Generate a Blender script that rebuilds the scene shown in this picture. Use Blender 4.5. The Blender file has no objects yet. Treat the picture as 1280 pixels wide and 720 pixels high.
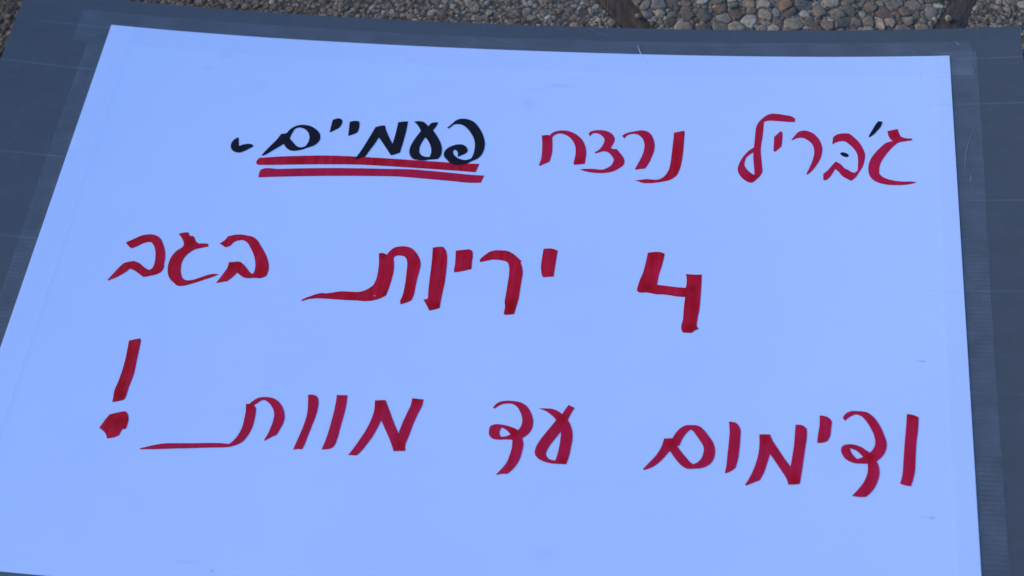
import bpy, bmesh, math, random
import numpy as np
from mathutils import Vector, Matrix
from mathutils.geometry import delaunay_2d_cdt

S = bpy.context.scene
COL = S.collection
random.seed(7)
rng = np.random.default_rng(7)

# ------------------------------------------------------------------ camera, light, exposure
cam_data = bpy.data.cameras.new('camera')
cam = bpy.data.objects.new('camera', cam_data)
COL.objects.link(cam)
cam_data.sensor_width = 36.0
cam_data.lens = 1804.14 / 1280 * 36
cam_data.clip_start = 0.01
cam_data.clip_end = 200
R = ((0.9911082, -0.05720922, 0.12013178),
     (0.11346162, 0.83500727, -0.53841413),
     (-0.06950865, 0.54725676, 0.83407349))
cam.matrix_world = Matrix(((*R[0], 0.21786543), (*R[1], -0.81653981), (*R[2], 1.28456931), (0, 0, 0, 1)))
cam_data.dof.use_dof = True
cam_data.dof.focus_distance = 1.55
cam_data.dof.aperture_fstop = 5.0
S.camera = cam

SUN_ELEV, SUN_AZ = math.radians(22), math.radians(-82)      # azimuth from +Y, clockwise; open shade, light mainly from the left
world = bpy.data.worlds.new('World')
S.world = world
world.use_nodes = True
wn = world.node_tree
sky = wn.nodes.new('ShaderNodeTexSky')
sky.sky_type = 'NISHITA'
sky.sun_disc = False
sky.sun_elevation = SUN_ELEV
sky.sun_rotation = SUN_AZ
sky.air_density = 1.0
sky.dust_density = 0.3
sky.ozone_density = 10.0
wn.nodes['Background'].inputs['Strength'].default_value = 0.15
wn.links.new(sky.outputs['Color'], wn.nodes['Background'].inputs['Color'])
sd = bpy.data.lights.new('sun', 'SUN')
sd.energy = 1.02
sd.angle = math.radians(40)
sd.color = (1.0, 0.95, 0.88)
sun = bpy.data.objects.new('sun', sd)
COL.objects.link(sun)
ddir = Vector((math.sin(SUN_AZ) * math.cos(SUN_ELEV), math.cos(SUN_AZ) * math.cos(SUN_ELEV), math.sin(SUN_ELEV)))
sun.rotation_euler = ddir.to_track_quat('Z', 'Y').to_euler()
sun.location = ddir * 5
S.view_settings.view_transform = 'Standard'
S.view_settings.look = 'None'
S.view_settings.gamma = 1.0
S.view_settings.exposure = 0.995
S.view_settings.use_curve_mapping = False
S.render.resolution_x, S.render.resolution_y = 1024, 576

# ------------------------------------------------------------------ helpers
def link(name, me, mat=None, parent=None):
    o = bpy.data.objects.new(name, me)
    COL.objects.link(o)
    if mat is not None: me.materials.append(mat)
    if parent is not None: o.parent = parent
    return o

def mesh(name, v, f, mat=None, parent=None, smooth=False):
    me = bpy.data.meshes.new(name)
    me.from_pydata([tuple(map(float, p)) for p in v], [], [tuple(int(i) for i in q) for q in f])
    if smooth: me.polygons.foreach_set('use_smooth', [True] * len(me.polygons))
    me.update()
    return link(name, me, mat, parent)

def tag(o, label=None, cat=None, kind=None, group=None):
    if label: o['label'] = label
    if cat: o['category'] = cat
    if kind: o['kind'] = kind
    if group: o['group'] = group
    return o

class N:
    """small node-graph builder"""
    def __init__(s, name):
        s.m = bpy.data.materials.new(name); s.m.use_nodes = True
        s.t = s.m.node_tree; s.b = s.t.nodes['Principled BSDF']; s.out = s.t.nodes['Material Output']
        s.co = s.t.nodes.new('ShaderNodeTexCoord').outputs['Object']
    def put(s, sock, val):
        if hasattr(val, 'is_output'): s.t.links.new(val, sock)
        else: sock.default_value = val
    def math(s, op, a, b=0.0, c=0.0, clamp=False):
        n = s.t.nodes.new('ShaderNodeMath'); n.operation = op; n.use_clamp = clamp
        for i, x in enumerate((a, b, c)): s.put(n.inputs[i], x)
        return n.outputs[0]
    def mapping(s, scale, loc=(0, 0, 0), rot=(0, 0, 0)):
        n = s.t.nodes.new('ShaderNodeMapping'); s.t.links.new(s.co, n.inputs[0])
        n.inputs['Scale'].default_value = scale; n.inputs['Location'].default_value = loc; n.inputs['Rotation'].default_value = rot
        return n.outputs[0]
    def noise(s, scale, detail=3, rough=.5, vec=None, out='Fac'):
        n = s.t.nodes.new('ShaderNodeTexNoise'); s.t.links.new(vec or s.co, n.inputs['Vector'])
        n.inputs['Scale'].default_value = scale; n.inputs['Detail'].default_value = detail; n.inputs['Roughness'].default_value = rough
        return n.outputs[out]
    def ramp(s, fac, stops):
        n = s.t.nodes.new('ShaderNodeValToRGB'); s.t.links.new(fac, n.inputs[0])
        e = n.color_ramp.elements
        while len(e) < len(stops): e.new(.5)
        for q, (p, c) in zip(e, stops): q.position = p; q.color = (*c, 1)
        return n.outputs[0]
    def mix(s, fac, a, b, mode='MIX'):
        n = s.t.nodes.new('ShaderNodeMix'); n.data_type = 'RGBA'; n.blend_type = mode
        s.put(n.inputs[0], fac)
        s.put(n.inputs[6], a if hasattr(a, 'is_output') else (*a, 1)); s.put(n.inputs[7], b if hasattr(b, 'is_output') else (*b, 1))
        return n.outputs[2]
    def xyz(s):
        n = s.t.nodes.new('ShaderNodeSeparateXYZ'); s.t.links.new(s.co, n.inputs[0]); return n.outputs
    def bump(s, h, strength, dist):
        n = s.t.nodes.new('ShaderNodeBump'); n.inputs['Strength'].default_value = strength; n.inputs['Distance'].default_value = dist
        s.t.links.new(h, n.inputs['Height']); return n.outputs[0]
    def gauss(s, x, c, w):
        d = s.math('DIVIDE', s.math('SUBTRACT', x, c), w)
        return s.math('POWER', 2.718, s.math('MULTIPLY', s.math('MULTIPLY', d, d), -1.0))
    def set(s, **k):
        for a, v in k.items():
            if isinstance(v, tuple) and len(v) == 3: v = (*v, 1)
            s.put(s.b.inputs[a.replace('_', ' ')], v)
        return s.m

# how the sheet of plastic bows: flat towards the bottom, its upper corners lifting off the ground
def sag(x, y):
    return 0.0684 * x * x * (y + .5) + 0.0637 * x ** 4

HW, HH = 0.5, 0.35                    # half the paper sheet (1.0 x 0.7 m)
BX0, BX1, BY0, BY1 = -0.6165, 0.5795, -0.396, 0.392   # backing board

# ------------------------------------------------------------------ materials
FOLDS = [(0.1470, 1.0), (0.2787, 1.0), (0.3450, .7), (0.0331, 1.0), (-0.0854, .8), (-0.205, .6)]
def mat_board():
    n = N('grey_plastic'); X, Y, Z = n.xyz()
    wob = n.math('MULTIPLY', n.math('SUBTRACT', n.noise(3.0, 2), .5), .004)
    yy = n.math('ADD', Y, wob)
    fold = None
    for c, a in FOLDS:
        g = n.math('MULTIPLY', n.gauss(yy, c, .0011), a)
        fold = g if fold is None else n.math('ADD', fold, g)
    brk = n.ramp(n.noise(1.0, 3, .6, n.mapping((9, 2, 1))), [(.36, (0, 0, 0)), (.62, (1, 1, 1))])
    fold = n.math('MULTIPLY', fold, brk)
    ribs = n.math('SINE', n.math('MULTIPLY', Y, 2 * math.pi / .005))
    ribamt = n.math('MULTIPLY', n.ramp(n.noise(1, 2, .5, n.mapping((4, 12, 1))), [(.35, (.1, .1, .1)), (.7, (1, 1, 1))]), .00004)
    h = n.math('MULTIPLY', ribs, ribamt)
    h = n.math('ADD', h, n.math('MULTIPLY', fold, .0006))
    h = n.math('ADD', h, n.math('MULTIPLY', n.noise(1, 3, .5, n.mapping((6, 40, 6))), .0009))
    mott = n.noise(1, 4, .6, n.mapping((7, 30, 7)))
    base = n.mix(mott, BOARD_A, BOARD_B)
    dust = n.ramp(n.noise(60, 5, .7), [(.52, (0, 0, 0)), (.75, (.22, .22, .22))])
    base = n.mix(dust, base, (.16, .16, .16))
    base = n.mix(n.math('MULTIPLY', fold, .30, clamp=True), base, (.27, .27, .28))
    rough = n.math('ADD', .40, n.math('MULTIPLY', n.noise(25, 4), .18))
    return n.set(Base_Color=base, Roughness=rough, Normal=n.bump(h, 1.0, 1.0), Specular_IOR_Level=.42)

SMUDGES = [(-.3675, .296, .006, .003, .10), (-.3495, .317, .010, .003, .09), (-.352, .311, .003, .006, .06), (.057, .297, .016, .003, .12), (.030, .288, .012, .003, .06), (.024, .268, .007, .006, .10),
           (.075, .309, .008, .003, .06), (-.124, .328, .008, .0015, .10), (.4552, -.0527, .0045, .0008, .50), (.4586, -.222, .0026, .0014, .32), (.451, -.2215, .006, .001, .12), (-.2183, -.3304, .002, .0015, .30),
           (-.245, -.3235, .012, .0012, .13), (.0985, -.285, .010, .008, .05), (.475, .24, .006, .004, .05), (-.1, .245, .02, .006, .03), (.33, -.30, .008, .005, .05), (-.30, .275, .01, .008, .05), (.10, -.03, .02, .01, .03), (-.06, -.10, .02, .012, .03), (.485, .318, .010, .0012, .09), (.468, .322, .001, .008, .09)]
def mat_paper():
    n = N('white_paper'); X, Y, Z = n.xyz()
    sm = None
    for cx, cy, wx, wy, a in SMUDGES:
        g = n.math('MULTIPLY', n.math('MULTIPLY', n.gauss(X, cx, wx), n.gauss(Y, cy, wy)), a)
        sm = g if sm is None else n.math('ADD', sm, g)
    sm = n.math('MULTIPLY', sm, n.math('ADD', .4, n.math('MULTIPLY', n.noise(300, 2), 1.2)), clamp=True)
    clouds = n.ramp(n.noise(4, 5, .6), [(.3, PAPER_A), (.7, PAPER_B)])
    under = n.math('MAXIMUM', n.math('LESS_THAN', X, -.4705), n.math('LESS_THAN', Y, -.3215))     # tape's sky reflection painted as lighter paper below the left and bottom strips
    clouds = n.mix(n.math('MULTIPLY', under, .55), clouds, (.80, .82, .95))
    base = n.mix(sm, clouds, (.20, .20, .22))
    crease = n.math('MULTIPLY', n.gauss(n.math('ADD', Y, n.math('MULTIPLY', X, .040)), .0510, .0012),
                    n.math('MULTIPLY', n.math('SUBTRACT', X, .28), 5.0, clamp=True))
    cr2 = n.math('MULTIPLY', n.gauss(n.math('ADD', Y, n.math('MULTIPLY', X, .01)), .151, .0013), n.math('MULTIPLY', n.math('SUBTRACT', -.44, X), 15.0, clamp=True))
    cr3 = n.math('MULTIPLY', n.gauss(Y, .2795, .0015), n.math('MULTIPLY', n.math('SUBTRACT', X, .38), 10.0, clamp=True))
    h = n.math('MULTIPLY', n.math('ADD', crease, n.math('ADD', cr2, cr3)), .00030)
    h = n.math('ADD', h, n.math('MULTIPLY', n.noise(900, 3), .000012))
    h = n.math('ADD', h, n.math('MULTIPLY', n.noise(1, 3, .5, n.mapping((3, 9, 3))), .0016))
    return n.set(Base_Color=base, Roughness=.5, Specular_IOR_Level=.35, Normal=n.bump(h, 1.0, 1.0))

# where two strokes cross or the pen rested, the ink went on twice
POOLS = [(-0.0857, -0.1385), (-0.0579, -0.1831), (0.0548, -0.1596), (0.1015, -0.1402), (0.1067, -0.1882), (0.2118, -0.1599), (0.3026, -0.1489), (0.3314, -0.1918), (0.403, -0.1623), (0.0897, 0.1864), (0.0471, 0.2206), (0.2831, 0.1739), (-0.2202, -0.1506), (-0.0495, -0.1311), (0.4359, 0.2345), (0.4446, -0.1144)]
POOLS_RED = [(0.0331, -0.0117), (0.1745, 0.0226), (0.223, -0.0261), (0.2232, 0.0224), (-0.0453, -0.0161), (-0.3533, -0.1812), (-0.3563, -0.1507), (-0.3291, 0.043), (-0.1133, 0.0441), (-0.1009, -0.0049), (-0.2745, 0.0179), (-0.349, 0.002)]
def mat_ink(name, c1, c2, pools=(), cp=(.58, .003, .010)):
    n = N(name); X, Y, Z = n.xyz()
    st = n.noise(1, 3, .6, n.mapping((150, 16, 16), rot=(0, 0, math.radians(12))))
    bl = n.noise(38, 3, .6)
    f = n.math('ADD', n.math('MULTIPLY', st, .6), n.math('MULTIPLY', bl, .4))
    f = n.ramp(f, [(.38, (0, 0, 0)), (.62, (1, 1, 1))])
    c = n.mix(f, c1, c2)
    pool = None
    for cx, cy in pools:
        g = n.math('MULTIPLY', n.gauss(X, cx, .0052), n.gauss(Y, cy, .0060))
        pool = g if pool is None else n.math('ADD', pool, g)
    if pool is not None: c = n.mix(n.math('MULTIPLY', pool, .9, clamp=True), c, cp)
    return n.set(Base_Color=c, Roughness=.5, Specular_IOR_Level=.10)

def mat_tape():
    n = N('clear_tape'); X, Y, Z = n.xyz()
    t = n.t.nodes.new('ShaderNodeBsdfTransparent'); t.inputs[0].default_value = (1, 1, 1, 1)
    g = n.t.nodes.new('ShaderNodeBsdfGlossy'); g.inputs['Roughness'].default_value = .22
    d = n.t.nodes.new('ShaderNodeBsdfDiffuse'); d.inputs[0].default_value = (.98, .98, .98, 1)
    ribs = n.math('SINE', n.math('MULTIPLY', Y, 2 * math.pi / .005))
    patch = n.ramp(n.noise(1, 3, .6, n.mapping((14, 9, 1))), [(.4, (.1, .1, .1)), (.6, (1, 1, 1))])
    off = n.math('GREATER_THAN', n.math('ABSOLUTE', X), .503)
    h = n.math('MULTIPLY', n.math('MULTIPLY', ribs, patch), n.math('MULTIPLY', off, .00014))
    h = n.math('ADD', h, n.math('MULTIPLY', n.noise(60, 5, .65), .0011))
    nb = n.bump(h, 1.0, 1.0)
    n.t.links.new(nb, g.inputs['Normal'])
    tr = n.t.nodes.new('ShaderNodeBsdfTranslucent'); tr.inputs[0].default_value = (.98, .98, .98, 1)
    ds = n.t.nodes.new('ShaderNodeMixShader'); ds.inputs[0].default_value = .45
    n.t.links.new(d.outputs[0], ds.inputs[1]); n.t.links.new(tr.outputs[0], ds.inputs[2])
    n.t.links.new(nb, d.inputs['Normal'])
    fr = n.t.nodes.new('ShaderNodeLayerWeight'); n.t.links.new(nb, fr.inputs['Normal'])
    m1 = n.t.nodes.new('ShaderNodeMixShader'); n.put(m1.inputs[0], n.math('ADD', .012, n.math('MULTIPLY', n.math('POWER', fr.outputs['Facing'], 5.0), .25)))
    n.t.links.new(t.outputs[0], m1.inputs[1]); n.t.links.new(g.outputs[0], m1.inputs[2])
    m2 = n.t.nodes.new('ShaderNodeMixShader')
    haze = n.math('MULTIPLY', n.ramp(n.noise(1, 5, .7, n.mapping((22, 34, 30))), [(.36, (.22, .22, .22)), (.72, (1.0, 1.0, 1.0))]), .105)
    bub = n.math('MULTIPLY', n.ramp(n.noise(230, 3, .6), [(.60, (0, 0, 0)), (.70, (1, 1, 1))]), n.ramp(n.noise(11, 3, .6), [(.48, (0, 0, 0)), (.62, (1, 1, 1))]))
    haze = n.math('ADD', haze, n.math('MULTIPLY', bub, .055))
    cling = n.math('MULTIPLY', n.math('MULTIPLY', ribs, patch), n.math('MULTIPLY', n.math('MULTIPLY', off, .55), n.math('ADD', .12, n.math('MULTIPLY', n.math('SUBTRACT', .22, Y), 2.6, clamp=True))))
    n.put(m2.inputs[0], n.math('MULTIPLY', haze, n.math('ADD', 1.0, cling)))
    n.t.links.new(m1.outputs[0], m2.inputs[1]); n.t.links.new(ds.outputs[0], m2.inputs[2])
    n.t.links.new(m2.outputs[0], n.out.inputs[0])
    return n.m

def mat_stone():
    n = N('pebble_stone')
    a = n.t.nodes.new('ShaderNodeAttribute'); a.attribute_name = 'tint'
    f = n.noise(260, 5, .65)
    c = n.mix(1.0, a.outputs['Color'], n.ramp(f, [(.25, (.42, .41, .41)), (.5, (1, 1, 1)), (.78, (1.5, 1.5, 1.5))]), 'MULTIPLY')
    c = n.mix(n.ramp(n.noise(45, 4, .7), [(.48, (0, 0, 0)), (.7, (.5, .5, .5))]), c, (.13, .085, .05))
    return n.set(Base_Color=c, Roughness=.8, Specular_IOR_Level=.25, Normal=n.bump(n.noise(420, 5, .7), .6, .0015))

def mat_mortar(name, dark, light, scale=140):
    n = N(name)
    c = n.ramp(n.noise(scale, 6, .7), [(.3, dark), (.7, light)])
    c = n.mix(n.ramp(n.noise(16, 4, .6), [(.4, (0, 0, 0)), (.65, (.55, .55, .55))]), c, tuple(.6 * q for q in dark))
    return n.set(Base_Color=c, Roughness=.95, Specular_IOR_Level=.15, Normal=n.bump(n.noise(scale * 1.6, 6, .75), .8, .003))

def mat_wood(name, dark, light, ang):
    n = N(name)
    f = n.noise(1, 5, .65, n.mapping((400, 14, 14), rot=(0, 0, ang)))
    c = n.ramp(f, [(.3, dark), (.72, light)])
    c = n.mix(n.ramp(n.noise(45, 5, .7), [(.42, (0, 0, 0)), (.66, (.7, .7, .7))]), c, (.13, .085, .05))
    return n.set(Base_Color=c, Roughness=.95, Specular_IOR_Level=.12, Normal=n.bump(n.math('ADD', f, n.noise(300, 4)), .7, .002))
J1A, J2A = math.atan2(.034, .043), -math.atan2(.020, .046)
BOARD_A, BOARD_B = (.085, .080, .074), (.103, .097, .089)
PAPER_A, PAPER_B = (.725, .757, .90), (.755, .787, .925)
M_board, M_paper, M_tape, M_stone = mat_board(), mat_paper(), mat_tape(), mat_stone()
M_ink = {'r': mat_ink('red_ink', (.77, .013, .040), (.57, .004, .010), POOLS_RED, (.48, .003, .007)), 'm': mat_ink('crimson_ink', (.71, .015, .054), (.60, .010, .034), POOLS),
         'k': mat_ink('black_ink', (.020, .014, .019), (.013, .010, .013))}
def mat_far():
    n = N('pebble_paving')
    v = n.t.nodes.new('ShaderNodeTexVoronoi'); n.t.links.new(n.co, v.inputs['Vector']); v.inputs['Scale'].default_value = 95
    s = n.t.nodes.new('ShaderNodeSeparateColor'); n.t.links.new(v.outputs['Color'], s.inputs[0])
    c = n.ramp(s.outputs[0], [(.0, (.16, .10, .055)), (.5, (.28, .19, .10)), (1.0, (.42, .31, .20))])
    c = n.mix(n.math('MULTIPLY', n.math('SUBTRACT', v.outputs['Distance'], .45), 4.0, clamp=True), c, (.118, .084, .052))
    return n.set(Base_Color=c, Roughness=.9, Specular_IOR_Level=.15, Normal=n.bump(n.math('MULTIPLY', v.outputs['Distance'], -1.0), .8, .004))
M_dirt = mat_wood('brown_timber', (.066, .034, .020), (.175, .096, .058), J1A)
M_grout = mat_wood('grey_timber', (.058, .040, .027), (.150, .104, .072), J2A)
n = N('scuffed_plastic'); M_scuff = n.set(Base_Color=(.165, .165, .16), Roughness=.6)
n = N('white_fibre'); M_fibre = n.set(Base_Color=(.75, .76, .78), Roughness=.7)

# ------------------------------------------------------------------ the ground
GZ = -0.0085
J1 = ((.086, .447), (.120, .404), (.129, .449), (.156, .407))     # two joints between the slabs, left edge then right edge
J2 = ((.514, .467), (.492, .421), (.542, .468), (.527, .424))
def line(p, q):
    (x0, y0), (x1, y1) = p, q
    return lambda y: x0 + (x1 - x0) * (y - y0) / (y1 - y0)
j1l, j2l = line(*J1[:2]), line(*J2[:2])
_r1, _r2 = line(*J1[2:]), line(*J2[2:])
j1r = lambda y: j1l(y) + np.clip(_r1(y) - j1l(y), .030, .046)      # the strips keep about the same width
j2r = lambda y: j2l(y) + np.clip(_r2(y) - j2l(y), .026, .040)
YJ = 0.02                                                          # joints run on under the board
g = mesh('ground', [(-40, -40, GZ - .004), (40, -40, GZ - .004), (40, 40, GZ - .004), (-40, 40, GZ - .004)], [(0, 1, 2, 3)], mat_far())
tag(g, kind='structure')
def joint(l, r, m, mound):
    ys = np.linspace(YJ, 1.3, 160); us = np.linspace(0, 1, 13); v, f = [], []
    nz = rng.normal(0, 1, (160, 13))
    nz = (nz + np.roll(nz, 1, 0) + np.roll(nz, 1, 1) + np.roll(nz, -1, 0)) / 2
    for i, y in enumerate(ys):
        for j, u in enumerate(us):
            e = min(1, 8 * u * (1 - u))
            v.append((l(y) + (r(y) - l(y)) * u, y, GZ + .0004 + mound * e + .0005 * nz[i, j] * min(1, e * 3)))
    for i in range(159):
        for j in range(12):
            a = i * 13 + j; f.append((a, a + 1, a + 14, a + 13))
    return tag(mesh('paving_joint', v, f, m, smooth=True), kind='structure')
joint(j1l, j1r, M_dirt, .0006)
joint(j2l, j2r, M_grout, .0006)

PAL = np.array([(.30, .255, .205), (.235, .195, .155), (.36, .315, .26), (.185, .145, .11), (.27, .25, .225), (.15, .125, .105), (.40, .37, .32),
                (.25, .165, .115), (.19, .185, .18), (.47, .44, .39), (.31, .235, .17)])
PAL = (PAL.mean(0) + .85 * (PAL - PAL.mean(0))) * np.array((1.25, .93, .62))
PW = np.array([.17, .17, .11, .13, .11, .09, .05, .05, .06, .02, .04]); PW /= PW.sum()

X0, X1, Y0, Y1, RES = -1.35, 1.45, -.95, 1.20, .001
occ = np.zeros((int((Y1 - Y0) / RES) + 1, int((X1 - X0) / RES) + 1), bool)
gy, gx = np.mgrid[0:occ.shape[0], 0:occ.shape[1]]
wx, wy = X0 + gx * RES, Y0 + gy * RES
occ |= (wx > BX0 + .05) & (wx < BX1 - .05) & (wy > BY0 + .05) & (wy < BY1 - .04)      # hidden under the board
injoint = ((wx > j1l(wy) + .001) & (wx < j1r(wy) - .001) | (wx > j2l(wy) + .001) & (wx < j2r(wy) - .001)) & (wy > YJ)
occ |= injoint
bigzone = (wx > j1r(wy)) & (wx < j2l(wy)) & (wy > YJ)
stones = []
def scatter(num, a0, a1, region, tol):
    xs = rng.uniform(region[0], region[1], num); ys = rng.uniform(region[2], region[3], num)
    for x, y, u in zip(xs, ys, rng.random(num)):
        i, j = int((y - Y0) / RES), int((x - X0) / RES)
        if occ[i, j]: continue
        big = bigzone[i, j]
        a = a0 + (a1 - a0) * u
        if not big and a > .0062 - .0012 * (u > .3): continue
        b = a * rng.uniform(.62, .98); th = rng.uniform(0, math.pi)
        r = int(a / RES) + 1
        i0, i1, k0, k1 = i - r, i + r + 1, j - r, j + r + 1
        if i0 < 0 or k0 < 0 or i1 > occ.shape[0] or k1 > occ.shape[1]: continue
        yy, xx = gy[i0:i1, k0:k1] * RES + Y0 - y, gx[i0:i1, k0:k1] * RES + X0 - x
        c, s = math.cos(th), math.sin(th)
        m = ((xx * c + yy * s) / a) ** 2 + ((-xx * s + yy * c) / b) ** 2 < 1
        if (occ[i0:i1, k0:k1] & m).sum() > tol * m.sum(): continue
        occ[i0:i1, k0:k1] |= m
        stones.append((x, y, a, b, th))
ALL = (X0 + .02, X1 - .02, Y0 + .02, Y1 - .02)
NEAR = (-.85, .80, .33, .78)
scatter(9000, .0080, .0112, NEAR, .12)
scatter(16000, .0056, .0078, ALL, .10)
scatter(60000, .0040, .0060, ALL, .12)
scatter(80000, .0026, .0038, ALL, .14)
scatter(40000, .0019, .0028, NEAR, .16)
scatter(12000, .0019, .0028, (-.95, -.55, -.1, .5), .16)

# the stones are cast flush into the slab: a relief in which every stone keeps its own outline, height and colour
def axis(lo, hi, f0, f1, fine, coarse):
    return np.concatenate([np.arange(lo, f0, coarse), np.arange(f0, f1, fine), np.arange(f1, hi, coarse)])
ax, ay = axis(X0, X1, -.80, .70, .0010, .0028), axis(Y0, Y1, .375, .56, .0010, .0028)
NX, NY = len(ax), len(ay)
q1 = np.full((NY, NX), 9.0, np.float32); q2 = q1.copy(); idx = np.full((NY, NX), -1, np.int32)
for k, (x, y, a, b, th) in enumerate(stones):
    r = 1.9 * a
    j0, j1 = np.searchsorted(ax, (x - r, x + r)); i0, i1 = np.searchsorted(ay, (y - r, y + r))
    if j1 <= j0 or i1 <= i0: continue
    xx, yy = ax[None, j0:j1] - x, ay[i0:i1, None] - y
    c, s = math.cos(th), math.sin(th)
    u, v = (xx * c + yy * s) / a, (-xx * s + yy * c) / b
    ph = np.arctan2(v, u); p = rng.uniform(0, 6.28, 3)
    q = np.sqrt(u * u + v * v) * (1 + .09 * np.sin(2 * ph + p[0]) + .07 * np.sin(3 * ph + p[1]) + .04 * np.sin(5 * ph + p[2]))
    A, B = q1[i0:i1, j0:j1], q2[i0:i1, j0:j1]
    w = q < A
    B[:] = np.where(w, A, np.minimum(B, q)); idx[i0:i1, j0:j1][w] = k; A[w] = q[w]
def sstep(e0, e1, x):
    z = np.clip((x - e0) / (e1 - e0), 0, 1); return z * z * (3 - 2 * z)
ns = len(stones); SA = np.array([q[2] for q in stones])
relief = .0019 * (SA / .006) ** .6 * rng.uniform(.55, 1.3, ns)
tilt = rng.normal(0, .10, (ns, 2)); flat = rng.uniform(.25, .8, ns)
SX, SY = np.array([q[0] for q in stones]), np.array([q[1] for q in stones])
gx2, gy2 = np.meshgrid(ax, ay)
k = np.maximum(idx, 0)
gap = sstep(.02, .30, np.minimum(q2, 2.0) - q1) * sstep(1.26, 1.06, q1)
dome = relief[k] * (1 - flat[k] * .55 * np.minimum(q1, 1.3) ** 2) + tilt[k, 0] * (gx2 - SX[k]) + tilt[k, 1] * (gy2 - SY[k])
grit = rng.normal(0, 1, (NY, NX)); grit = (grit + np.roll(grit, 1, 0) + np.roll(grit, 1, 1)) / 2.2
Z = GZ + gap * np.clip(dome, .0004, .0034) + .00016 * grit * (1 - gap) + .00005 * grit
jm = ((gx2 > j1l(gy2)) & (gx2 < j1r(gy2)) | (gx2 > j2l(gy2)) & (gx2 < j2r(gy2))) & (gy2 > YJ)
Z = np.where(jm, GZ - .003, Z)
cols = PAL[rng.choice(len(PAL), p=PW, size=ns)] * rng.uniform(.62, 1.32, (ns, 1))
rusty = rng.random(ns) < .010
cols[rusty] = np.array((.30, .135, .07))
left_tone = np.clip((-.05 - SX) / .55, 0, 1)[:, None]                     # the paving is browner and darker on the left
cols = cols * (1 - .45 * left_tone) * np.concatenate([np.ones((ns, 1)), 1 - .06 * left_tone, 1 - .14 * left_tone], 1)
MORT = np.array((.118, .084, .052))
g3 = sstep(.15, .6, gap)[..., None]
md = (1 - .35 * np.clip((-.05 - gx2) / .55, 0, 1))[..., None]
tint = MORT * md * (1 - g3) + cols[k] * g3
vid = np.arange(NY * NX).reshape(NY, NX)
cx, cy = (ax[:-1] + ax[1:]) / 2, (ay[:-1] + ay[1:]) / 2
CX, CY = np.meshgrid(cx, cy)
keep = ~((CX > BX0 + .06) & (CX < BX1 - .06) & (CY > BY0 + .06) & (CY < BY1 - .05))
fs = np.stack([vid[:-1, :-1], vid[:-1, 1:], vid[1:, 1:], vid[1:, :-1]], -1)[keep]
used = np.zeros(NY * NX, bool); used[fs.ravel()] = True
new = np.cumsum(used) - 1; fs = new[fs]
vs = np.stack([gx2, gy2, Z], -1).reshape(-1, 3)[used]
cs = np.concatenate([tint.reshape(-1, 3)[used], np.ones((used.sum(), 1))], 1)
me = bpy.data.meshes.new('pebbles')
me.vertices.add(len(vs)); me.vertices.foreach_set('co', vs.ravel().astype(np.float32))
me.loops.add(fs.size); me.loops.foreach_set('vertex_index', fs.ravel().astype(np.int32))
me.polygons.add(len(fs)); me.polygons.foreach_set('loop_start', np.arange(0, fs.size, 4, dtype=np.int32))
me.polygons.foreach_set('use_smooth', np.ones(len(fs), bool))
me.update(calc_edges=True)
at = me.attributes.new('tint', 'FLOAT_COLOR', 'POINT'); at.data.foreach_set('color', cs.ravel().astype(np.float32))
tag(link('pebbles', me, M_stone), 'small rounded brown and grey pebbles set in the paving around the sign', 'pebbles', kind='stuff')

def ico(sub):
    bm = bmesh.new(); bmesh.ops.create_icosphere(bm, subdivisions=sub, radius=1)
    v = np.array([p.co[:] for p in bm.verts]); f = np.array([[q.index for q in p.verts] for p in bm.faces]); bm.free()
    return v, f
def loose(x, y, z, a, b, h, rot, col, label):
    v, f = ico(3); w = v * (a, b, h)
    w += .05 * a * np.sin(v @ rng.normal(0, 2, (3, 3)))
    o = mesh('pebble', w, f, M_stone, smooth=True)
    t = o.data.attributes.new('tint', 'FLOAT_COLOR', 'POINT')
    t.data.foreach_set('color', np.repeat([[*col, 1.0]], len(w), 0).ravel().astype(np.float32))
    o.location = (x, y, z); o.rotation_euler = (0, 0, rot)
    return tag(o, label, 'pebble')
loose(.507, .4305, GZ + .0045, .0040, .0048, .0034, .3, (.34, .22, .12), 'tan pebble on the grey timber joint near the top right corner of the sign')
loose(.1405, .4165, GZ + .0050, .0034, .0042, .0030, .9, (.28, .175, .11), 'tiny light brown pebble on the brown joint above the middle of the board')

# ------------------------------------------------------------------ the sign
sign = bpy.data.objects.new('protest_sign', None); COL.objects.link(sign)
sign.empty_display_size = .1
tag(sign, 'white sheet hand-lettered in red and black, taped to a dark grey corrugated plastic board', 'sign')

# corrugated plastic board: two skins and the ribs between them
TH = .0042
def skin(x0, x1, y0, y1, nx, ny, z, v, f):
    b0 = len(v)
    for y in np.linspace(y0, y1, ny + 1):
        for x in np.linspace(x0, x1, nx + 1): v.append((x, y, sag(x, y) + z))
    for i in range(ny):
        for j in range(nx):
            a = b0 + i * (nx + 1) + j; f.append((a, a + 1, a + nx + 2, a + nx + 1))
def slab(x0, x1, y0, y1, nx, ny, z0, z1, v, f):
    b0 = len(v); skin(x0, x1, y0, y1, nx, ny, z1, v, f)
    b1 = len(v); f0 = len(f); skin(x0, x1, y0, y1, nx, ny, z0, v, f)
    for k in range(f0, len(f)): f[k] = f[k][::-1]
    W = nx + 1
    rim = [j for j in range(nx + 1)] + [i * W + nx for i in range(1, ny + 1)] + [ny * W + j for j in range(nx - 1, -1, -1)] + [i * W for i in range(ny - 1, 0, -1)]
    for a, b in zip(rim, rim[1:] + rim[:1]): f.append((b0 + b, b0 + a, b1 + a, b1 + b))
v, f = [], []
slab(BX0, BX1, BY0, BY1, 64, 40, -.0004, 0, v, f)
slab(BX0, BX1, BY0, BY1, 64, 40, -TH, -TH + .0004, v, f)
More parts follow.
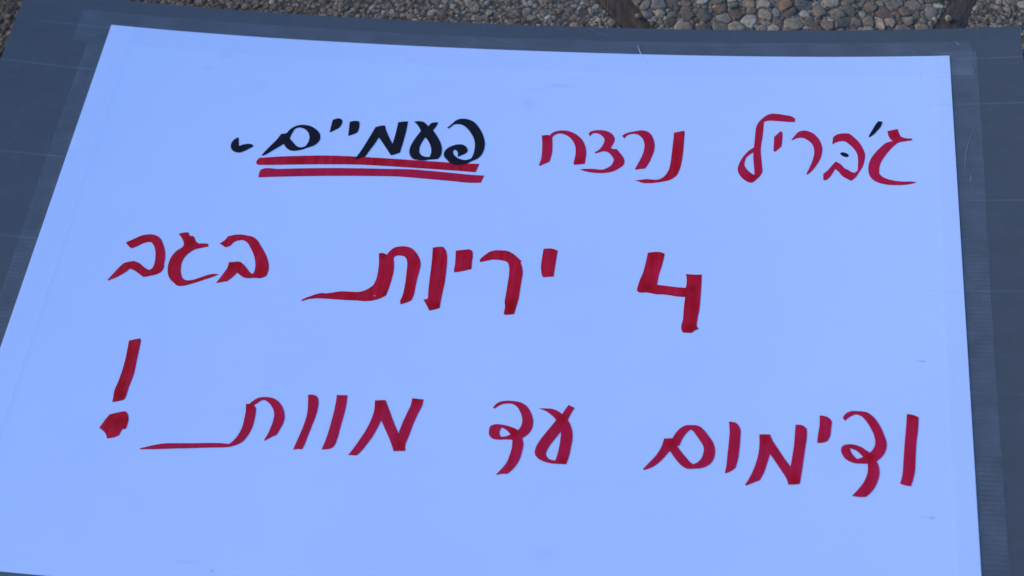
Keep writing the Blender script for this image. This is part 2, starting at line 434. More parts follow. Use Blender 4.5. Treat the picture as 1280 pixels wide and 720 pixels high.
for k in range(int((BY1 - BY0) / .005) + 1):
    y = min(BY0 + .0004 + k * .005, BY1 - .0006)
    slab(BX0 + .0003, BX1 - .0003, y, y + .0003, 40, 1, -TH + .0004, -.0004, v, f)
board = mesh('backing_board', v, f, M_board, sign)

def ribbon(name, pts, w, m, parent, z=.0006):
    P = [Vector(p) / 1000 for p in pts]; out = []
    for i in range(len(P) - 1):
        a, b, c, d = P[max(i - 1, 0)], P[i], P[i + 1], P[min(i + 2, len(P) - 1)]
        for t in np.linspace(0, 1, 8, endpoint=False):
            out.append(.5 * (2 * b + (c - a) * t + (2 * a - 5 * b + 4 * c - d) * t * t + (3 * b - a - 3 * c + d) * t ** 3))
    out.append(P[-1]); v, f = [], []
    for i, p in enumerate(out):
        t = (out[min(i + 1, len(out) - 1)] - out[max(i - 1, 0)]).normalized(); nn = Vector((-t.y, t.x))
        hw = w / 2 * (.25 + .75 * math.sin(math.pi * i / (len(out) - 1)))
        for s in (-1, 1):
            q = p + nn * hw * s; v.append((q.x, q.y, sag(q.x, q.y) + z))
    for i in range(len(out) - 1): f.append((2 * i, 2 * i + 1, 2 * i + 3, 2 * i + 2))
    return mesh(name, v, f, m, parent)
for pts, w in (([(-47.2, 371.5), (-29.1, 367.3), (-7, 360.7)], .0010), ([(-84.8, 360.3), (-45.7, 359.9), (13, 355.2), (56.3, 354.7)], .0007), ([(81.8, 391), (97.1, 382.1), (112, 374.9)], .0008),
               ([(459.3, 363.4), (481.3, 356.8), (503.1, 352.5)], .0008), ([(507, 371), (509.9, 368), (512, 365)], .003), ([(522.8, 247.4), (514, 223.1), (509.3, 195.7), (510.5, 187)], .0012),
               ([(515.2, 181.6), (513.8, 170.9)], .002), ([(-532.6, 325.5), (-516.5, 331.6), (-501.8, 336.1)], .0010), ([(160, 366), (250, 367), (380, 372)], .0007)):
    ribbon('scuff', pts, w, M_scuff, board, .0003)

# paper sheet, 0.35 mm thick, laid on the board
PZ0, PZ1 = .00015, .0009
v, f = [], []
slab(-HW, HW, -HH, HH, 120, 84, PZ0, PZ1, v, f)
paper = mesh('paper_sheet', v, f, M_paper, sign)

# marker lettering: outlines in millimetres on the sheet; 'c' marks a sharp corner
MARKS = """
punct k|-307.6,194.6c -311.7,191.2 -314.0,185.9 -313.7,180.8 -311.2,175.8 -306.5,173.0 -301.1,172.9 -296.3,175.4 -291.4,179.7 -288.1,182.5 -287.8,184.0 -289.7,185.6 -293.4,186.2 -297.4,185.5 -300.7,184.4 -303.7,182.1c -304.9,183.7c -306.2,189.5
letter k|-275.3,170.9c -271.6,178.5 -266.5,187.7 -262.2,195.4 -258.9,203.8c -252.2,206.2 -250.8,209.7 -247.0,214.5 -241.8,217.9 -234.9,219.2 -227.6,218.2 -220.3,214.3 -215.2,209.5 -212.5,203.8 -212.4,197.8 -214.9,192.5 -219.5,188.5 -224.9,185.9 -229.1,183.3 -234.6,181.4 -240.2,180.3 -245.1,181.3 -249.3,184.7 -253.0,189.5c -258.6,183.9 -264.5,178.3 -269.4,173.5 -273.3,170.6c|-238.2,214.7 -241.6,214.2 -244.0,212.5 -245.7,207.9 -247.3,201.0c -247.3,198.1 -244.2,194.3 -240.5,190.5 -237.6,187.8 -234.4,186.3 -230.8,186.3 -227.8,187.8 -225.5,192.4 -224.6,199.9 -226.3,205.7 -229.6,210.6 -233.8,213.6
letter k|-202.5,229.2c -193.8,231.6 -191.2,229.2 -190.9,224.0 -192.6,218.6 -197.2,214.3 -202.8,210.3c -202.8,219.4
letter k|-182.0,227.6c -175.0,229.7 -171.1,229.2c -169.8,223.3 -169.8,216.6 -170.6,212.3c -175.0,209.5 -180.2,206.9c -181.1,217.2
letter k|-166.9,173.4c -164.0,180.1 -160.8,188.4 -157.0,200.4 -153.6,211.7 -150.8,221.6c -145.7,224.2 -140.0,225.2c -137.7,218.8 -132.6,208.8 -126.9,198.8c -125.8,210.7 -125.4,222.6 -125.3,230.8c -119.8,232.3 -114.1,233.1c -113.9,220.4 -115.0,201.1 -116.4,186.7c -121.6,183.8 -126.2,182.2c -131.9,190.4 -138.0,198.8 -144.3,207.2c -147.2,198.2 -151.4,188.3 -155.5,177.8c -159.8,176.1 -163.0,174.1 -165.7,173.1
letter k|-107.0,233.1c -100.1,234.2 -95.9,233.5 -92.5,230.7 -89.1,227.2c -87.3,231.1 -85.8,232.7c -82.4,233.6 -78.6,233.7c -79.9,228.6 -83.0,221.7c -77.9,214.6 -73.4,207.5 -69.9,199.6 -68.5,192.4 -69.0,185.1 -71.3,180.9 -78.0,179.3 -82.5,178.5c -86.9,177.3 -93.9,177.4 -99.9,178.8 -104.1,183.6 -105.8,189.3 -105.5,196.6 -103.3,204.8 -99.9,213.2 -96.8,219.7c -100.7,226.5 -104.3,230.7|-90.2,210.8c -92.8,204.8 -94.6,197.3 -94.6,191.5 -92.9,186.5 -89.6,183.8 -85.4,182.6 -81.4,182.9c -80.5,187.3 -80.8,193.1 -82.6,198.8 -85.8,205.2
letter k|-67.0,226.4c -62.3,232.6 -58.3,238.1 -53.4,240.7 -45.8,240.8 -38.4,237.8 -31.6,230.8 -26.5,222.9 -22.5,213.6 -20.5,205.6 -20.5,197.6 -22.3,189.5 -25.7,184.2 -32.0,179.9 -37.3,176.3 -43.8,173.7 -50.6,173.0 -56.7,175.8 -61.4,180.5 -64.5,184.0 -65.5,187.5 -64.9,192.7 -62.0,197.2 -56.7,200.8 -51.2,203.0 -46.0,202.9 -42.2,200.6 -39.4,196.4 -39.2,192.8 -41.4,189.8 -45.1,187.4 -49.0,184.9c -49.3,188.6 -50.3,192.1 -53.1,195.1c -55.2,194.0 -55.4,191.1 -53.8,187.5 -51.1,184.8 -47.3,182.5 -42.5,181.0 -36.8,181.7 -33.7,183.7 -32.0,188.9 -31.4,197.6 -32.2,206.4 -34.6,213.6 -39.8,222.1 -45.3,228.5 -50.5,231.9 -55.8,232.7 -59.8,231.6 -62.8,228.1 -65.4,225.3c
underline r|-277.5,167.0c -253.6,171.0 -223.8,174.5 -200.8,176.6 -170.6,177.6 -138.0,177.6 -103.1,177.1 -68.4,176.5 -45.3,176.0 -23.1,176.5c -24.4,170.6 -25.9,164.3c -55.3,165.3 -89.9,165.9 -124.6,166.4 -159.3,166.3 -193.9,164.3 -228.3,161.4 -262.7,158.1 -276.5,157.0c -278.8,158.8
underline m|-272.6,149.5c -271.6,150.5 -250.0,153.4 -204.3,158.1 -158.4,161.2 -124.0,162.7 -101.0,163.7 -77.9,163.0 -47.9,161.5 -29.5,160.4 -15.4,160.4c -16.9,154.6 -18.1,150.0c -25.8,149.3 -53.2,150.3 -87.7,151.8 -110.8,152.5 -145.1,151.0 -190.8,147.9 -236.4,143.6 -272.4,139.5c -272.7,144.4
letter m|43.3,221.2c 47.0,222.3 51.0,222.8c 52.2,221.7c 54.7,225.7 59.0,228.5 65.8,230.2 72.7,229.8 79.9,227.0 87.3,221.0 92.5,213.3 95.5,204.7 96.4,197.6 96.3,189.7 96.0,183.2c 90.1,182.2 84.2,181.2c 82.9,183.2c 83.8,189.7 84.2,198.4 83.0,207.7 79.8,214.8 74.7,221.1 68.6,224.5 62.8,225.4 58.4,223.2 55.7,219.0c 57.0,208.5 57.6,198.4 56.9,189.7 55.8,183.9c 50.7,180.8 45.3,177.3c 44.6,178.7c 46.0,187.7 45.8,200.7 45.0,210.8
letter m|96.3,226.3c 98.0,229.6 102.4,231.9 109.1,232.8 116.1,232.0 122.0,229.0 125.6,224.3 126.9,220.0 126.0,214.2 123.4,207.6c 126.0,206.2 130.0,206.4c 133.7,201.6 138.1,195.3 140.2,189.7 139.5,184.0 134.8,178.8 128.4,174.2 121.9,172.1 114.1,171.1 105.1,171.4 97.7,172.7 93.7,173.9 91.1,175.1c 96.9,176.2 104.7,176.6 111.5,176.2 116.2,176.0c 121.4,178.8 125.6,182.6 127.6,187.7 127.9,191.3 125.7,195.4 122.6,199.6 119.6,201.6 115.0,202.1 111.2,200.5 106.8,198.8c 105.5,200.6c 109.3,203.2 112.8,208.5 115.1,215.1 115.3,219.5 112.7,223.7 108.5,226.9 103.8,228.1 100.5,226.5 98.7,223.1c
letter m|134.6,225.5c 138.0,228.6 144.6,231.8 151.3,233.6 158.0,234.6 162.7,233.3 167.5,229.1 170.7,222.0 172.6,213.4 172.3,205.5 170.5,197.5 167.7,188.2 163.8,179.9c 158.3,179.0 153.3,177.6c 152.7,179.0c 155.5,186.9 158.8,196.3 160.8,205.7 160.9,214.3 159.5,220.1 157.0,224.3 152.8,227.8 148.2,229.0 143.7,228.1 139.9,225.7 137.9,221.6c
letter r|193.2,232.7c 198.8,234.3 204.1,236.0c 205.3,234.3c 205.1,219.8 204.8,204.0 203.8,189.8 202.1,179.8 199.2,172.0 193.4,166.1 185.9,163.0 177.2,160.8 169.5,159.7 161.7,160.0 157.2,161.6 153.2,163.0c 159.3,163.8 165.8,165.3 172.5,165.0 179.1,165.3 183.4,167.8 187.5,172.9 190.4,180.7 191.6,189.2 192.1,200.6 192.8,216.4
letter m|328.1,256.8c 327.7,252.5c 321.3,252.1 313.5,252.8 304.6,253.4 297.9,253.3 293.5,251.7c 293.1,244.4 292.3,230.0 290.9,217.1 290.8,210.0 291.5,200.1 292.6,188.9 293.3,180.6c 290.7,174.9 286.4,169.3 282.7,165.7 280.0,165.2 274.5,168.1 270.0,172.8 266.6,179.6 266.1,184.5 267.3,190.8 271.4,200.8 276.7,208.8 283.0,214.7c 283.6,224.0 284.1,234.1 285.0,244.2 287.4,250.8 292.3,257.5 297.2,262.0 302.2,263.9 307.8,263.7 316.7,262.2 324.0,260.4|282.5,207.6c 279.1,204.6 275.3,200.3 273.6,194.6 273.4,189.0 275.7,184.1 279.7,179.4 284.7,175.8c 284.1,184.4 283.1,194.2
letter m|305.0,230.0c 308.8,234.7 312.8,238.4 314.3,236.3c 314.1,224.8 313.4,217.0c 309.7,212.6 305.9,208.6c 304.5,211.1c 304.9,220.3
letter m|324.0,226.5c 328.1,233.0 331.9,238.1 336.9,240.0 342.4,239.4 347.9,236.3 352.8,230.7 356.1,223.7 358.0,215.2 357.5,207.5 355.5,199.7 351.2,190.6 345.8,182.2 341.5,177.9c 341.0,180.0c 344.7,189.7 347.9,200.3 349.2,210.1 348.4,217.1 345.7,222.7 341.3,226.9 336.9,229.4 331.4,229.3 327.1,227.3 325.1,225.8c
letter m|369.7,231.0c 374.1,235.3 380.7,236.9 387.2,236.5 392.5,231.3 397.9,224.3 402.0,215.3 403.9,208.3 403.4,200.0 401.1,190.3 397.3,182.6 392.9,175.0 388.8,170.9c 384.4,173.5 379.1,177.5 375.9,182.2 371.9,186.9c 368.9,180.7 365.2,174.4 360.3,170.9 358.9,172.2c 358.9,179.7c 363.6,184.7 367.4,190.3 372.6,197.3c 377.1,194.0 381.8,187.8c 385.6,185.9 388.7,183.2 392.5,182.1c 395.2,184.7 396.1,191.6 396.4,199.9 395.5,208.2 392.3,215.1 387.0,221.4 382.2,225.5 377.3,225.5 371.9,223.2 368.8,220.8c 369.2,226.0
dot k|377.2,208.6 379.3,209.9 382.6,209.4 385.3,207.7 386.5,205.3 384.7,203.6 381.4,204.1 378.8,205.8
punct k|419.0,254.4c 423.5,254.0c 421.5,246.5 417.6,240.8 413.2,235.1 408.8,231.5c 408.3,232.9c 412.2,241.5 415.6,248.6
letter m|428.6,240.6c 433.8,242.0 439.8,243.7c 441.2,237.4 442.7,233.2c 447.5,230.8 453.9,230.4c 455.4,227.6c 447.3,226.2 440.3,224.3 435.9,220.5 429.9,212.8 424.3,203.7 420.4,195.4 418.8,187.1 419.3,180.3 422.6,176.7 428.9,173.6 436.2,171.7 444.6,170.9 452.0,171.1 457.7,170.3c 452.9,168.1 446.6,166.7 436.1,166.0 426.6,166.4 418.2,168.7 412.0,172.7 408.4,178.7 407.1,186.3 407.6,193.1 410.4,202.2 415.4,210.6 421.4,218.3 426.9,223.9 434.0,226.5c 431.4,229.6 429.4,235.9
letter r|-400.9,37.8c -393.2,43.3 -385.4,48.8 -379.1,50.7 -372.3,50.9 -363.8,46.7 -359.4,40.4 -354.7,30.8 -352.2,21.7 -351.4,13.8 -350.6,8.7 -352.8,2.6 -357.1,-0.5 -363.2,-3.0 -370.0,-5.2c -375.9,-1.5 -381.3,1.9 -387.5,4.2c -390.9,-0.3 -395.4,-4.7 -400.9,-9.1 -405.7,-12.2 -407.1,-13.4c -408.3,-12.2c -405.2,-5.6 -400.8,3.3 -396.1,11.0c -391.0,13.1 -385.7,14.6c -379.6,12.6 -372.7,7.9 -366.8,4.5c -363.8,6.1 -362.6,10.2 -362.6,16.8 -364.0,24.6 -366.5,32.4 -369.5,37.5 -372.5,40.5 -376.5,40.6 -381.6,38.3 -387.3,33.8 -392.7,30.6c -396.9,33.5
letter r|-344.9,54.5c -340.6,56.6 -334.5,57.5c -331.2,53.1 -328.1,53.1 -325.2,49.5 -322.6,45.7 -318.7,43.8c -313.8,44.5 -309.6,44.6c -307.6,41.0c -314.6,38.4 -321.9,35.7 -326.5,31.3 -330.7,25.0 -332.2,18.2 -331.7,10.3 -329.6,2.7 -326.2,-2.9 -322.4,-4.8 -315.9,-4.0 -308.8,-0.7 -301.9,3.1 -296.8,5.3 -288.0,5.9c -293.8,1.9 -302.8,-2.6 -310.8,-6.8 -317.8,-10.0 -323.9,-12.4 -330.0,-12.7 -334.7,-9.5 -340.3,-4.8 -344.1,1.4 -346.0,7.8 -346.8,16.9 -345.4,25.0 -341.6,32.6 -336.2,38.5 -335.9,41.9c -338.1,46.4 -341.4,50.8
letter r|-296.3,46.0c -292.3,49.7 -289.4,56.0c -284.0,58.2 -276.3,59.8 -268.2,59.1 -261.1,57.7 -255.8,54.1 -249.7,46.5 -243.3,37.7 -238.3,28.8 -235.8,22.4 -234.8,13.3 -236.0,7.9 -240.8,4.7 -247.5,4.4 -256.2,3.4 -260.2,4.0 -264.0,6.3 -268.4,9.5c -271.0,5.1 -276.7,-2.2c -282.4,-3.9 -288.7,-5.8c -285.8,1.2 -282.6,9.3 -280.6,15.4 -280.5,22.4c -275.0,23.1 -269.0,23.9 -264.5,21.4 -258.9,15.9 -253.8,10.7 -251.2,9.1c -250.2,12.0 -250.5,19.9 -252.4,27.6 -256.6,36.6 -261.6,44.2 -266.2,49.8 -270.7,52.2 -275.7,51.8 -280.8,49.0 -284.1,43.7 -288.7,41.3c
letter r|-117.6,46.6c -113.7,47.5 -108.3,45.3c -105.9,50.8 -102.1,55.0 -95.8,57.5 -89.2,57.9 -83.4,56.3 -77.0,50.8 -72.0,43.2 -69.6,36.2 -69.6,27.0 -70.4,17.9 -70.8,6.2 -71.2,-5.3 -72.5,-11.1c -77.9,-14.5 -83.5,-17.0c -84.6,-13.3 -83.4,-7.5 -82.6,1.5 -82.8,13.1 -83.5,26.0 -84.5,36.4 -86.1,41.6 -89.3,44.6 -93.9,45.4 -98.2,44.7 -100.5,41.9c -98.7,34.1 -97.6,23.7 -98.1,13.3 -99.2,2.9 -100.9,-6.8c -106.7,-11.1 -114.9,-14.5 -123.4,-15.8 -132.2,-15.6 -143.0,-16.0 -154.0,-15.9 -164.9,-15.9 -175.8,-16.3 -183.2,-17.8 -190.3,-20.9c -191.6,-19.7c -187.8,-16.9 -181.8,-13.6 -176.8,-11.0 -170.6,-9.1 -166.2,-9.2c -158.8,-7.4 -150.4,-5.4 -139.5,-5.0 -129.7,-4.3 -123.7,-1.5 -117.0,4.8c -115.3,10.7 -114.6,19.9 -115.1,31.6 -116.2,39.4|-114.2,-8.2 -113.5,-7.3 -112.4,-8.0 -113.1,-9.0
letter r|-59.6,58.3c -54.0,59.7 -48.5,60.1 -45.2,56.3 -42.6,49.9 -41.3,40.8 -40.4,26.5 -40.1,12.3 -40.8,-1.9 -40.9,-18.4c -45.7,-20.6 -51.6,-22.6c -54.9,-16.8 -60.0,-9.2c -56.2,-8.1 -56.0,-1.7c -56.8,11.1 -57.4,26.6 -58.2,43.5
letter r|-33.8,56.0c -26.0,57.6 -18.4,58.5 -16.1,57.2 -14.5,51.8 -14.2,42.6 -13.5,33.5c -19.2,31.2 -31.3,27.7c -32.4,29.6c -32.3,38.8 -33.0,47.9
letter r|-6.1,46.4c -1.2,52.7 3.7,57.2 8.9,59.3 15.5,59.7 22.1,59.5 27.8,57.0 33.8,52.3 39.3,46.8c 38.4,45.4c 40.7,39.7 42.3,32.0 42.1,21.7 41.8,10.2 41.5,-1.9 40.3,-10.2 39.0,-20.3c 33.6,-21.6 28.9,-22.2c 27.7,-20.4c 28.1,-11.0 27.0,-6.0c 27.4,4.1 27.6,16.9 27.7,29.8 26.3,40.1 24.4,44.5 20.3,46.2 13.7,47.1 7.2,46.9 0.8,44.9 -5.5,42.9c
letter r|61.4,64.6c 70.6,65.5 77.1,63.2c 76.6,53.7 76.2,42.0 75.8,29.3c 69.9,28.7 64.6,27.7c 62.6,32.1c 61.0,42.3 61.1,54.1
numeral r|174.0,66.1c 181.3,67.7 189.2,67.3 192.1,65.7c 190.4,52.7 187.4,37.1 186.4,25.7c 196.5,24.9 207.8,23.9 216.6,23.6c 217.2,32.0 216.0,41.1c 223.8,40.8 232.6,41.3c 232.7,27.8 232.5,11.1 232.0,-2.2 230.5,-15.4 230.5,-23.5 232.3,-26.6c 228.3,-28.5 225.7,-31.4c 220.2,-31.7 216.1,-31.3 214.6,-27.7 214.5,-21.2 215.6,-16.3c 215.8,-3.1 216.5,12.2c 208.4,12.2 197.1,13.7 185.9,13.7c 176.0,15.3 166.9,15.6 165.4,17.5c 167.4,29.1 170.3,39.5 172.8,55.1
punct r|-365.3,-85.4c -359.5,-83.1 -353.9,-81.5c -352.3,-84.9c -351.0,-105.2 -349.8,-127.2 -350.9,-140.2 -351.0,-150.0c -352.0,-155.0c -357.9,-157.5 -363.8,-159.0c -364.2,-154.2 -365.1,-147.4 -363.7,-132.4 -363.1,-114.3 -364.1,-98.2
dot r|-363.0,-173.5c -355.4,-170.5 -346.6,-168.7 -342.0,-175.5 -341.4,-183.1 -341.9,-187.9 -345.2,-188.6c -346.8,-196.0c -352.1,-198.9 -358.2,-200.4c -361.0,-195.4 -369.3,-189.5c -366.5,-181.6
letter m|-224.1,-149.0c -220.5,-148.5c -217.6,-145.0 -214.0,-141.7 -209.2,-139.8 -202.9,-139.3 -196.4,-140.3 -190.4,-143.9 -185.6,-149.3 -182.2,-156.0 -180.7,-162.8 -181.1,-168.6 -182.9,-175.0 -185.2,-181.5c -189.4,-184.1 -196.1,-189.2c -196.8,-188.3c -194.6,-181.7 -193.0,-174.1 -192.1,-166.0 -192.3,-159.1 -194.2,-153.5 -197.8,-148.6 -202.9,-144.3 -206.9,-143.1 -211.1,-145.6 -214.6,-149.1 -215.5,-149.7c -212.9,-152.7 -211.7,-158.4 -211.4,-166.5 -211.7,-174.5 -213.6,-182.7 -217.2,-190.4 -221.4,-194.7 -226.1,-197.1 -230.9,-198.9 -236.9,-199.9 -250.1,-201.3 -268.3,-203.5 -284.6,-205.3 -304.9,-207.8 -321.2,-209.4c -321.9,-208.6c -311.9,-204.8 -297.2,-200.6 -286.0,-199.4 -269.6,-198.0 -251.3,-196.1 -240.0,-195.4 -231.6,-195.5c -227.5,-190.7 -224.0,-183.0 -222.2,-174.3 -222.2,-165.1 -222.8,-155.9
letter m|-161.9,-133.4c -156.8,-132.7 -152.2,-134.4 -149.7,-139.4 -148.7,-147.5 -149.3,-157.9 -151.0,-168.4 -152.9,-179.9 -154.8,-191.4 -156.1,-195.4c -160.2,-195.4 -165.1,-196.5c -163.6,-188.7 -161.2,-177.2 -159.3,-165.6 -158.7,-155.2 -159.9,-143.7
letter m|-132.1,-131.0c -126.6,-130.8 -121.0,-130.3c -120.2,-140.5 -120.5,-153.3 -121.6,-167.2 -122.4,-179.7 -124.0,-188.3 -126.0,-191.3 -129.8,-192.9 -136.3,-193.8c -134.9,-187.5 -133.1,-174.9 -132.1,-161.1 -131.5,-147.3 -131.6,-138.0
letter m|-91.7,-134.2c -86.5,-133.5 -80.8,-133.0c -75.6,-142.8 -69.5,-155.0 -61.5,-169.7c -59.6,-158.8 -56.4,-145.9 -53.9,-135.9 -53.7,-128.7c -47.6,-129.0 -41.9,-129.2c -42.3,-136.8 -45.1,-146.2 -48.2,-159.0 -50.4,-171.7 -52.4,-181.9 -51.6,-188.6c -57.8,-189.3 -63.4,-189.8c -65.8,-184.1 -70.3,-175.5 -76.0,-165.8 -81.4,-156.5c -83.4,-164.1 -86.8,-174.6 -90.6,-182.8 -95.2,-191.5 -99.3,-197.4c -103.3,-197.6 -108.4,-197.9c -104.6,-190.6 -99.4,-179.0 -95.1,-168.4 -91.9,-156.8 -90.5,-146.3
letter m|30.2,-133.4c 32.1,-129.7 36.6,-125.9 42.7,-124.3 50.2,-124.1 57.2,-125.0 63.1,-128.1 68.1,-134.1 71.3,-140.8 72.6,-147.0 72.1,-153.9 69.6,-159.6 64.6,-164.5c 63.7,-165.3c 65.3,-170.9 65.2,-179.0 63.6,-188.6 59.8,-197.6 53.4,-205.4c 47.4,-206.2 41.5,-207.7c 45.7,-202.1 50.8,-193.6 53.3,-184.0 54.4,-174.4 53.9,-167.9c 45.4,-168.3 38.0,-168.9 32.9,-167.6 30.0,-164.0 29.2,-159.2 30.1,-154.3 34.7,-151.9 42.2,-151.8 49.8,-153.2 54.9,-154.9 58.4,-156.6c 60.3,-153.4 61.5,-147.8 60.6,-141.6 57.6,-134.8 54.0,-130.2 50.0,-127.7 44.9,-127.4 39.4,-128.5 34.8,-131.4 31.6,-134.4c|41.3,-155.1c 45.9,-157.0 51.4,-162.1c 47.4,-164.3 41.9,-165.4c 40.4,-162.5
letter m|76.1,-130.7c 83.2,-130.1 89.4,-130.1 94.5,-131.4 100.7,-135.4c 103.6,-129.3 106.2,-124.5c 112.7,-127.3c 110.1,-133.0 107.0,-141.6c 110.2,-146.9 112.6,-153.6 113.6,-160.4 113.1,-169.9 112.1,-180.8 110.0,-190.6c 103.9,-190.8 95.5,-190.8 88.0,-189.4 81.7,-186.5 78.1,-182.1 78.0,-175.3 80.4,-168.3 85.0,-159.8 90.3,-151.1 95.3,-142.5c 90.1,-137.3 83.5,-132.9|101.4,-154.7c 98.5,-160.1 93.3,-168.7 89.8,-176.5 89.0,-181.2 91.2,-185.1 95.1,-187.0 99.0,-187.2c 100.4,-179.0 101.5,-168.1
letter m|203.9,-155.2c 212.1,-154.2c 215.3,-147.9 219.9,-142.1 224.5,-139.1 230.5,-138.4 236.6,-138.6 242.8,-143.2 247.8,-149.7 252.3,-156.8 254.4,-164.7 254.0,-171.4 251.3,-178.2 246.8,-182.5 242.2,-184.8 235.1,-186.0 228.0,-186.5 223.2,-184.2 218.2,-179.3 214.3,-174.2 210.4,-168.5c 206.0,-174.8 200.4,-181.9 194.8,-187.0 186.1,-191.2c 185.4,-189.9c 190.9,-182.6 197.5,-173.5 201.8,-164.4|229.3,-143.5c 225.6,-147.8 221.7,-154.9 219.4,-162.5c 217.0,-162.1c 218.6,-164.6 226.2,-174.0 231.3,-179.6 233.7,-181.1c 237.2,-179.2 240.6,-175.6 242.9,-168.8 243.0,-162.1 240.4,-156.9 235.9,-150.5 232.1,-145.4
letter m|266.7,-132.1c 273.6,-133.0 276.7,-136.2 278.3,-140.8 278.3,-150.9 277.8,-163.0 276.6,-173.7 274.8,-182.0c 270.5,-186.0 264.5,-189.1c 265.6,-181.1 266.4,-169.2 267.2,-155.7 267.6,-142.2
letter m|296.6,-144.3c 301.9,-143.7 307.2,-143.6c 309.1,-148.9 314.5,-157.9 321.7,-169.3 327.3,-177.1c 328.7,-166.2 330.4,-152.8 331.1,-140.7 331.6,-131.2c 339.1,-131.8 342.6,-135.3c 342.7,-142.6 341.0,-157.4 339.3,-172.1 337.6,-185.2 336.2,-195.0c 330.2,-196.1 325.2,-196.5c 324.1,-192.0 318.4,-182.0 312.4,-172.6 307.4,-165.0c 305.4,-173.1 302.1,-185.1 298.2,-193.8c 291.9,-196.9 285.0,-200.6c 284.3,-199.4c 288.2,-191.9 292.6,-180.5 295.9,-167.1 297.0,-155.0
letter m|355.0,-119.6c 360.3,-119.9 364.5,-122.1 366.2,-124.3 366.0,-133.1 364.7,-142.6 362.6,-147.1c 357.9,-149.4 352.4,-150.0c 353.2,-142.0 354.7,-131.1
letter m|377.3,-121.0c 380.1,-116.0 385.7,-112.9 392.7,-112.5 400.3,-113.2 406.4,-117.7 412.5,-126.9 416.4,-137.0 418.8,-146.2 418.0,-153.3 414.5,-160.5 408.9,-166.2c 410.8,-171.5 411.1,-180.6 409.1,-188.4 404.9,-196.9 398.1,-204.5c 391.4,-204.9 385.0,-204.3c 391.5,-196.3 397.0,-187.6 400.1,-178.3 400.3,-169.4c 394.6,-169.7 386.4,-169.2 379.6,-165.7 376.2,-160.5 375.3,-155.1 377.0,-151.6 382.5,-149.5 389.4,-149.9 395.5,-152.3 399.6,-155.2 402.7,-157.3c 405.8,-153.2 407.9,-146.9 407.4,-140.6 404.1,-131.3 399.4,-122.9 395.4,-118.3 389.8,-116.5 384.9,-118.9 379.3,-124.0c|383.8,-153.8c 387.9,-155.1 396.1,-162.4c 390.6,-165.0c 387.2,-161.4 384.5,-156.9
letter m|438.7,-113.2c 445.1,-114.0 449.9,-116.1c 449.0,-128.9 446.8,-144.6 445.6,-160.2 444.2,-175.6 442.1,-184.8 440.2,-190.6c 434.6,-190.1 430.2,-188.5c 432.2,-180.9 434.0,-163.9 435.7,-145.3 437.4,-129.5
"""
def loop(txt):
    P = []
    for t in txt.split():
        c = t.endswith('c'); x, y = t.rstrip('c').split(','); P.append((float(x), float(y), c))
    n = len(P); out = []
    for i in range(n):
        b, c = P[i], P[(i + 1) % n]; a, d = P[i - 1], P[(i + 2) % n]
        B, C = np.array(b[:2]), np.array(c[:2]); L = np.linalg.norm(C - B)
        A = np.array(a[:2]) if not b[2] else None; D = np.array(d[:2]) if not c[2] else None
        def tang(p, q, r):
            d1, d2 = np.linalg.norm(q - p), np.linalg.norm(r - q)
            t = (q - p) / max(d1, .01) * d2 + (r - q) / max(d2, .01) * d1
            return t / (d1 + d2 + 1e-6)
        m0 = tang(A, B, C) * L if A is not None else None
        m1 = tang(B, C, D) * L if D is not None else None
        if m0 is None and m1 is None: m0 = m1 = C - B
        elif m0 is None: m0 = 1.5 * (C - B) - .5 * m1
        elif m1 is None: m1 = 1.5 * (C - B) - .5 * m0
        k = max(2, int(L / 1.1))
        for t in np.arange(k) / k:
            h = (2 * t ** 3 - 3 * t * t + 1) * B + (t ** 3 - 2 * t * t + t) * m0 + (3 * t * t - 2 * t ** 3) * C + (t ** 3 - t * t) * m1
            h = h + rng.normal(0, .035, 2)                       # ragged felt-tip edge
            out.append((h[0] / 1000, h[1] / 1000))
    return out
KIND = {'letter': 'letter', 'punct': 'punctuation_mark', 'dot': 'ink_dot', 'underline': 'underline', 'numeral': 'numeral'}
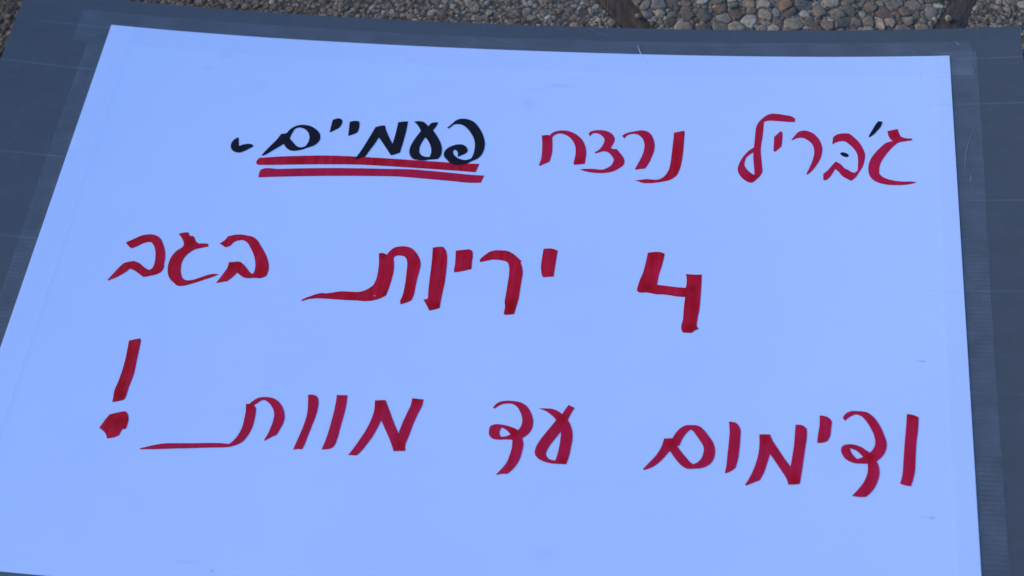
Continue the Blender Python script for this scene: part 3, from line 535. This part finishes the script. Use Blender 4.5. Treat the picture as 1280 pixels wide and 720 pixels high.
for mi, row in enumerate(MARKS.strip().split('\n')):
    hd, *loops = row.split('|'); kind, ink = hd.split()
    co, faces = [], []
    for q in loops:
        pts = loop(q); faces.append(list(range(len(co), len(co) + len(pts)))); co += pts
    A = np.array(co); mn, mx = A.min(0), A.max(0)
    for x in np.arange(mn[0], mx[0], .006):
        for y in np.arange(mn[1], mx[1], .006): co.append((x + .0007, y + .0004))
    r = delaunay_2d_cdt([Vector(p) for p in co], [], faces, 1, 1e-7)
    tri = np.array([[sum(r[0][i].x for i in q) / 3, sum(r[0][i].y for i in q) / 3] for q in r[2]])
    odd = np.zeros(len(tri), bool)                                        # the outline minus its counters
    for q in faces:
        for i in range(len(q)):
            (ax, ay), (bx, by) = co[q[i]], co[q[i - 1]]
            if ay == by: continue
            odd ^= ((ay > tri[:, 1]) != (by > tri[:, 1])) & (tri[:, 0] < ax + (bx - ax) * (tri[:, 1] - ay) / (by - ay))
    z = PZ1 + .00018 + (.00012 if ink == 'k' else 0) + .000002 * mi
    vv = [(p.x, p.y, sag(p.x, p.y) + z) for p in r[0]]
    ff = [q for q, keep in zip(r[2], odd) if keep]
    me = bpy.data.meshes.new(KIND[kind]); me.from_pydata(vv, [], ff); me.update()
    if me.polygons and me.polygons[0].normal.z < 0: me.flip_normals()
    o = link(KIND[kind], me, M_ink[ink], paper)
    if ink == 'k': o['label'] = 'black ' + KIND[kind].replace('_', ' ')
ribbon('fibre', [(143.3, 364.4), (146.9, 353.1), (153.3, 340.7), (158.5, 333.4)], .0008, M_fibre, paper, .0011)

# clear packing tape along the four edges, half on the paper and half on the board
def tape(x0, x1, y0, y1, lift, skew=0):
    nx, ny = max(6, int((x1 - x0) / .006)), max(6, int((y1 - y0) / .006)); v, f = [], []
    for i in range(ny + 1):
        for j in range(nx + 1):
            u, w = j / nx, i / ny
            x = x0 + (x1 - x0) * u; y = y0 + (y1 - y0) * w
            if y1 - y0 > x1 - x0: x += skew * (w - .5) + .0006 * math.sin(w * 9 + x0 * 40)
            else: y += skew * (u - .5) + .0006 * math.sin(u * 9 + y0 * 40)
            inside = max(0, min(1, (HW + .003 - abs(x)) / .003)) * max(0, min(1, (HH + .003 - abs(y)) / .003))
            e = min(1, 6 * min(u, 1 - u, w, 1 - w) + .4)
            v.append((x, y, sag(x, y) + lift + .00045 + .00105 * inside + .00010 * e * math.sin(37 * x + 23 * y)))
    for i in range(ny):
        for j in range(nx):
            a = i * (nx + 1) + j; f.append((a, a + 1, a + nx + 2, a + nx + 1))
    mesh('tape_strip', v, f, M_tape, sign, smooth=True)
tape(-.5405, .5250, .3205, .3705, 0, .001)
tape(-.5205, -.4700, -.365, .3190, .0004, -.003)
tape(.4780, .5265, -.365, .3560, .0004, .006)
tape(-.535, .5300, -.3715, -.3215, 0, -.002)
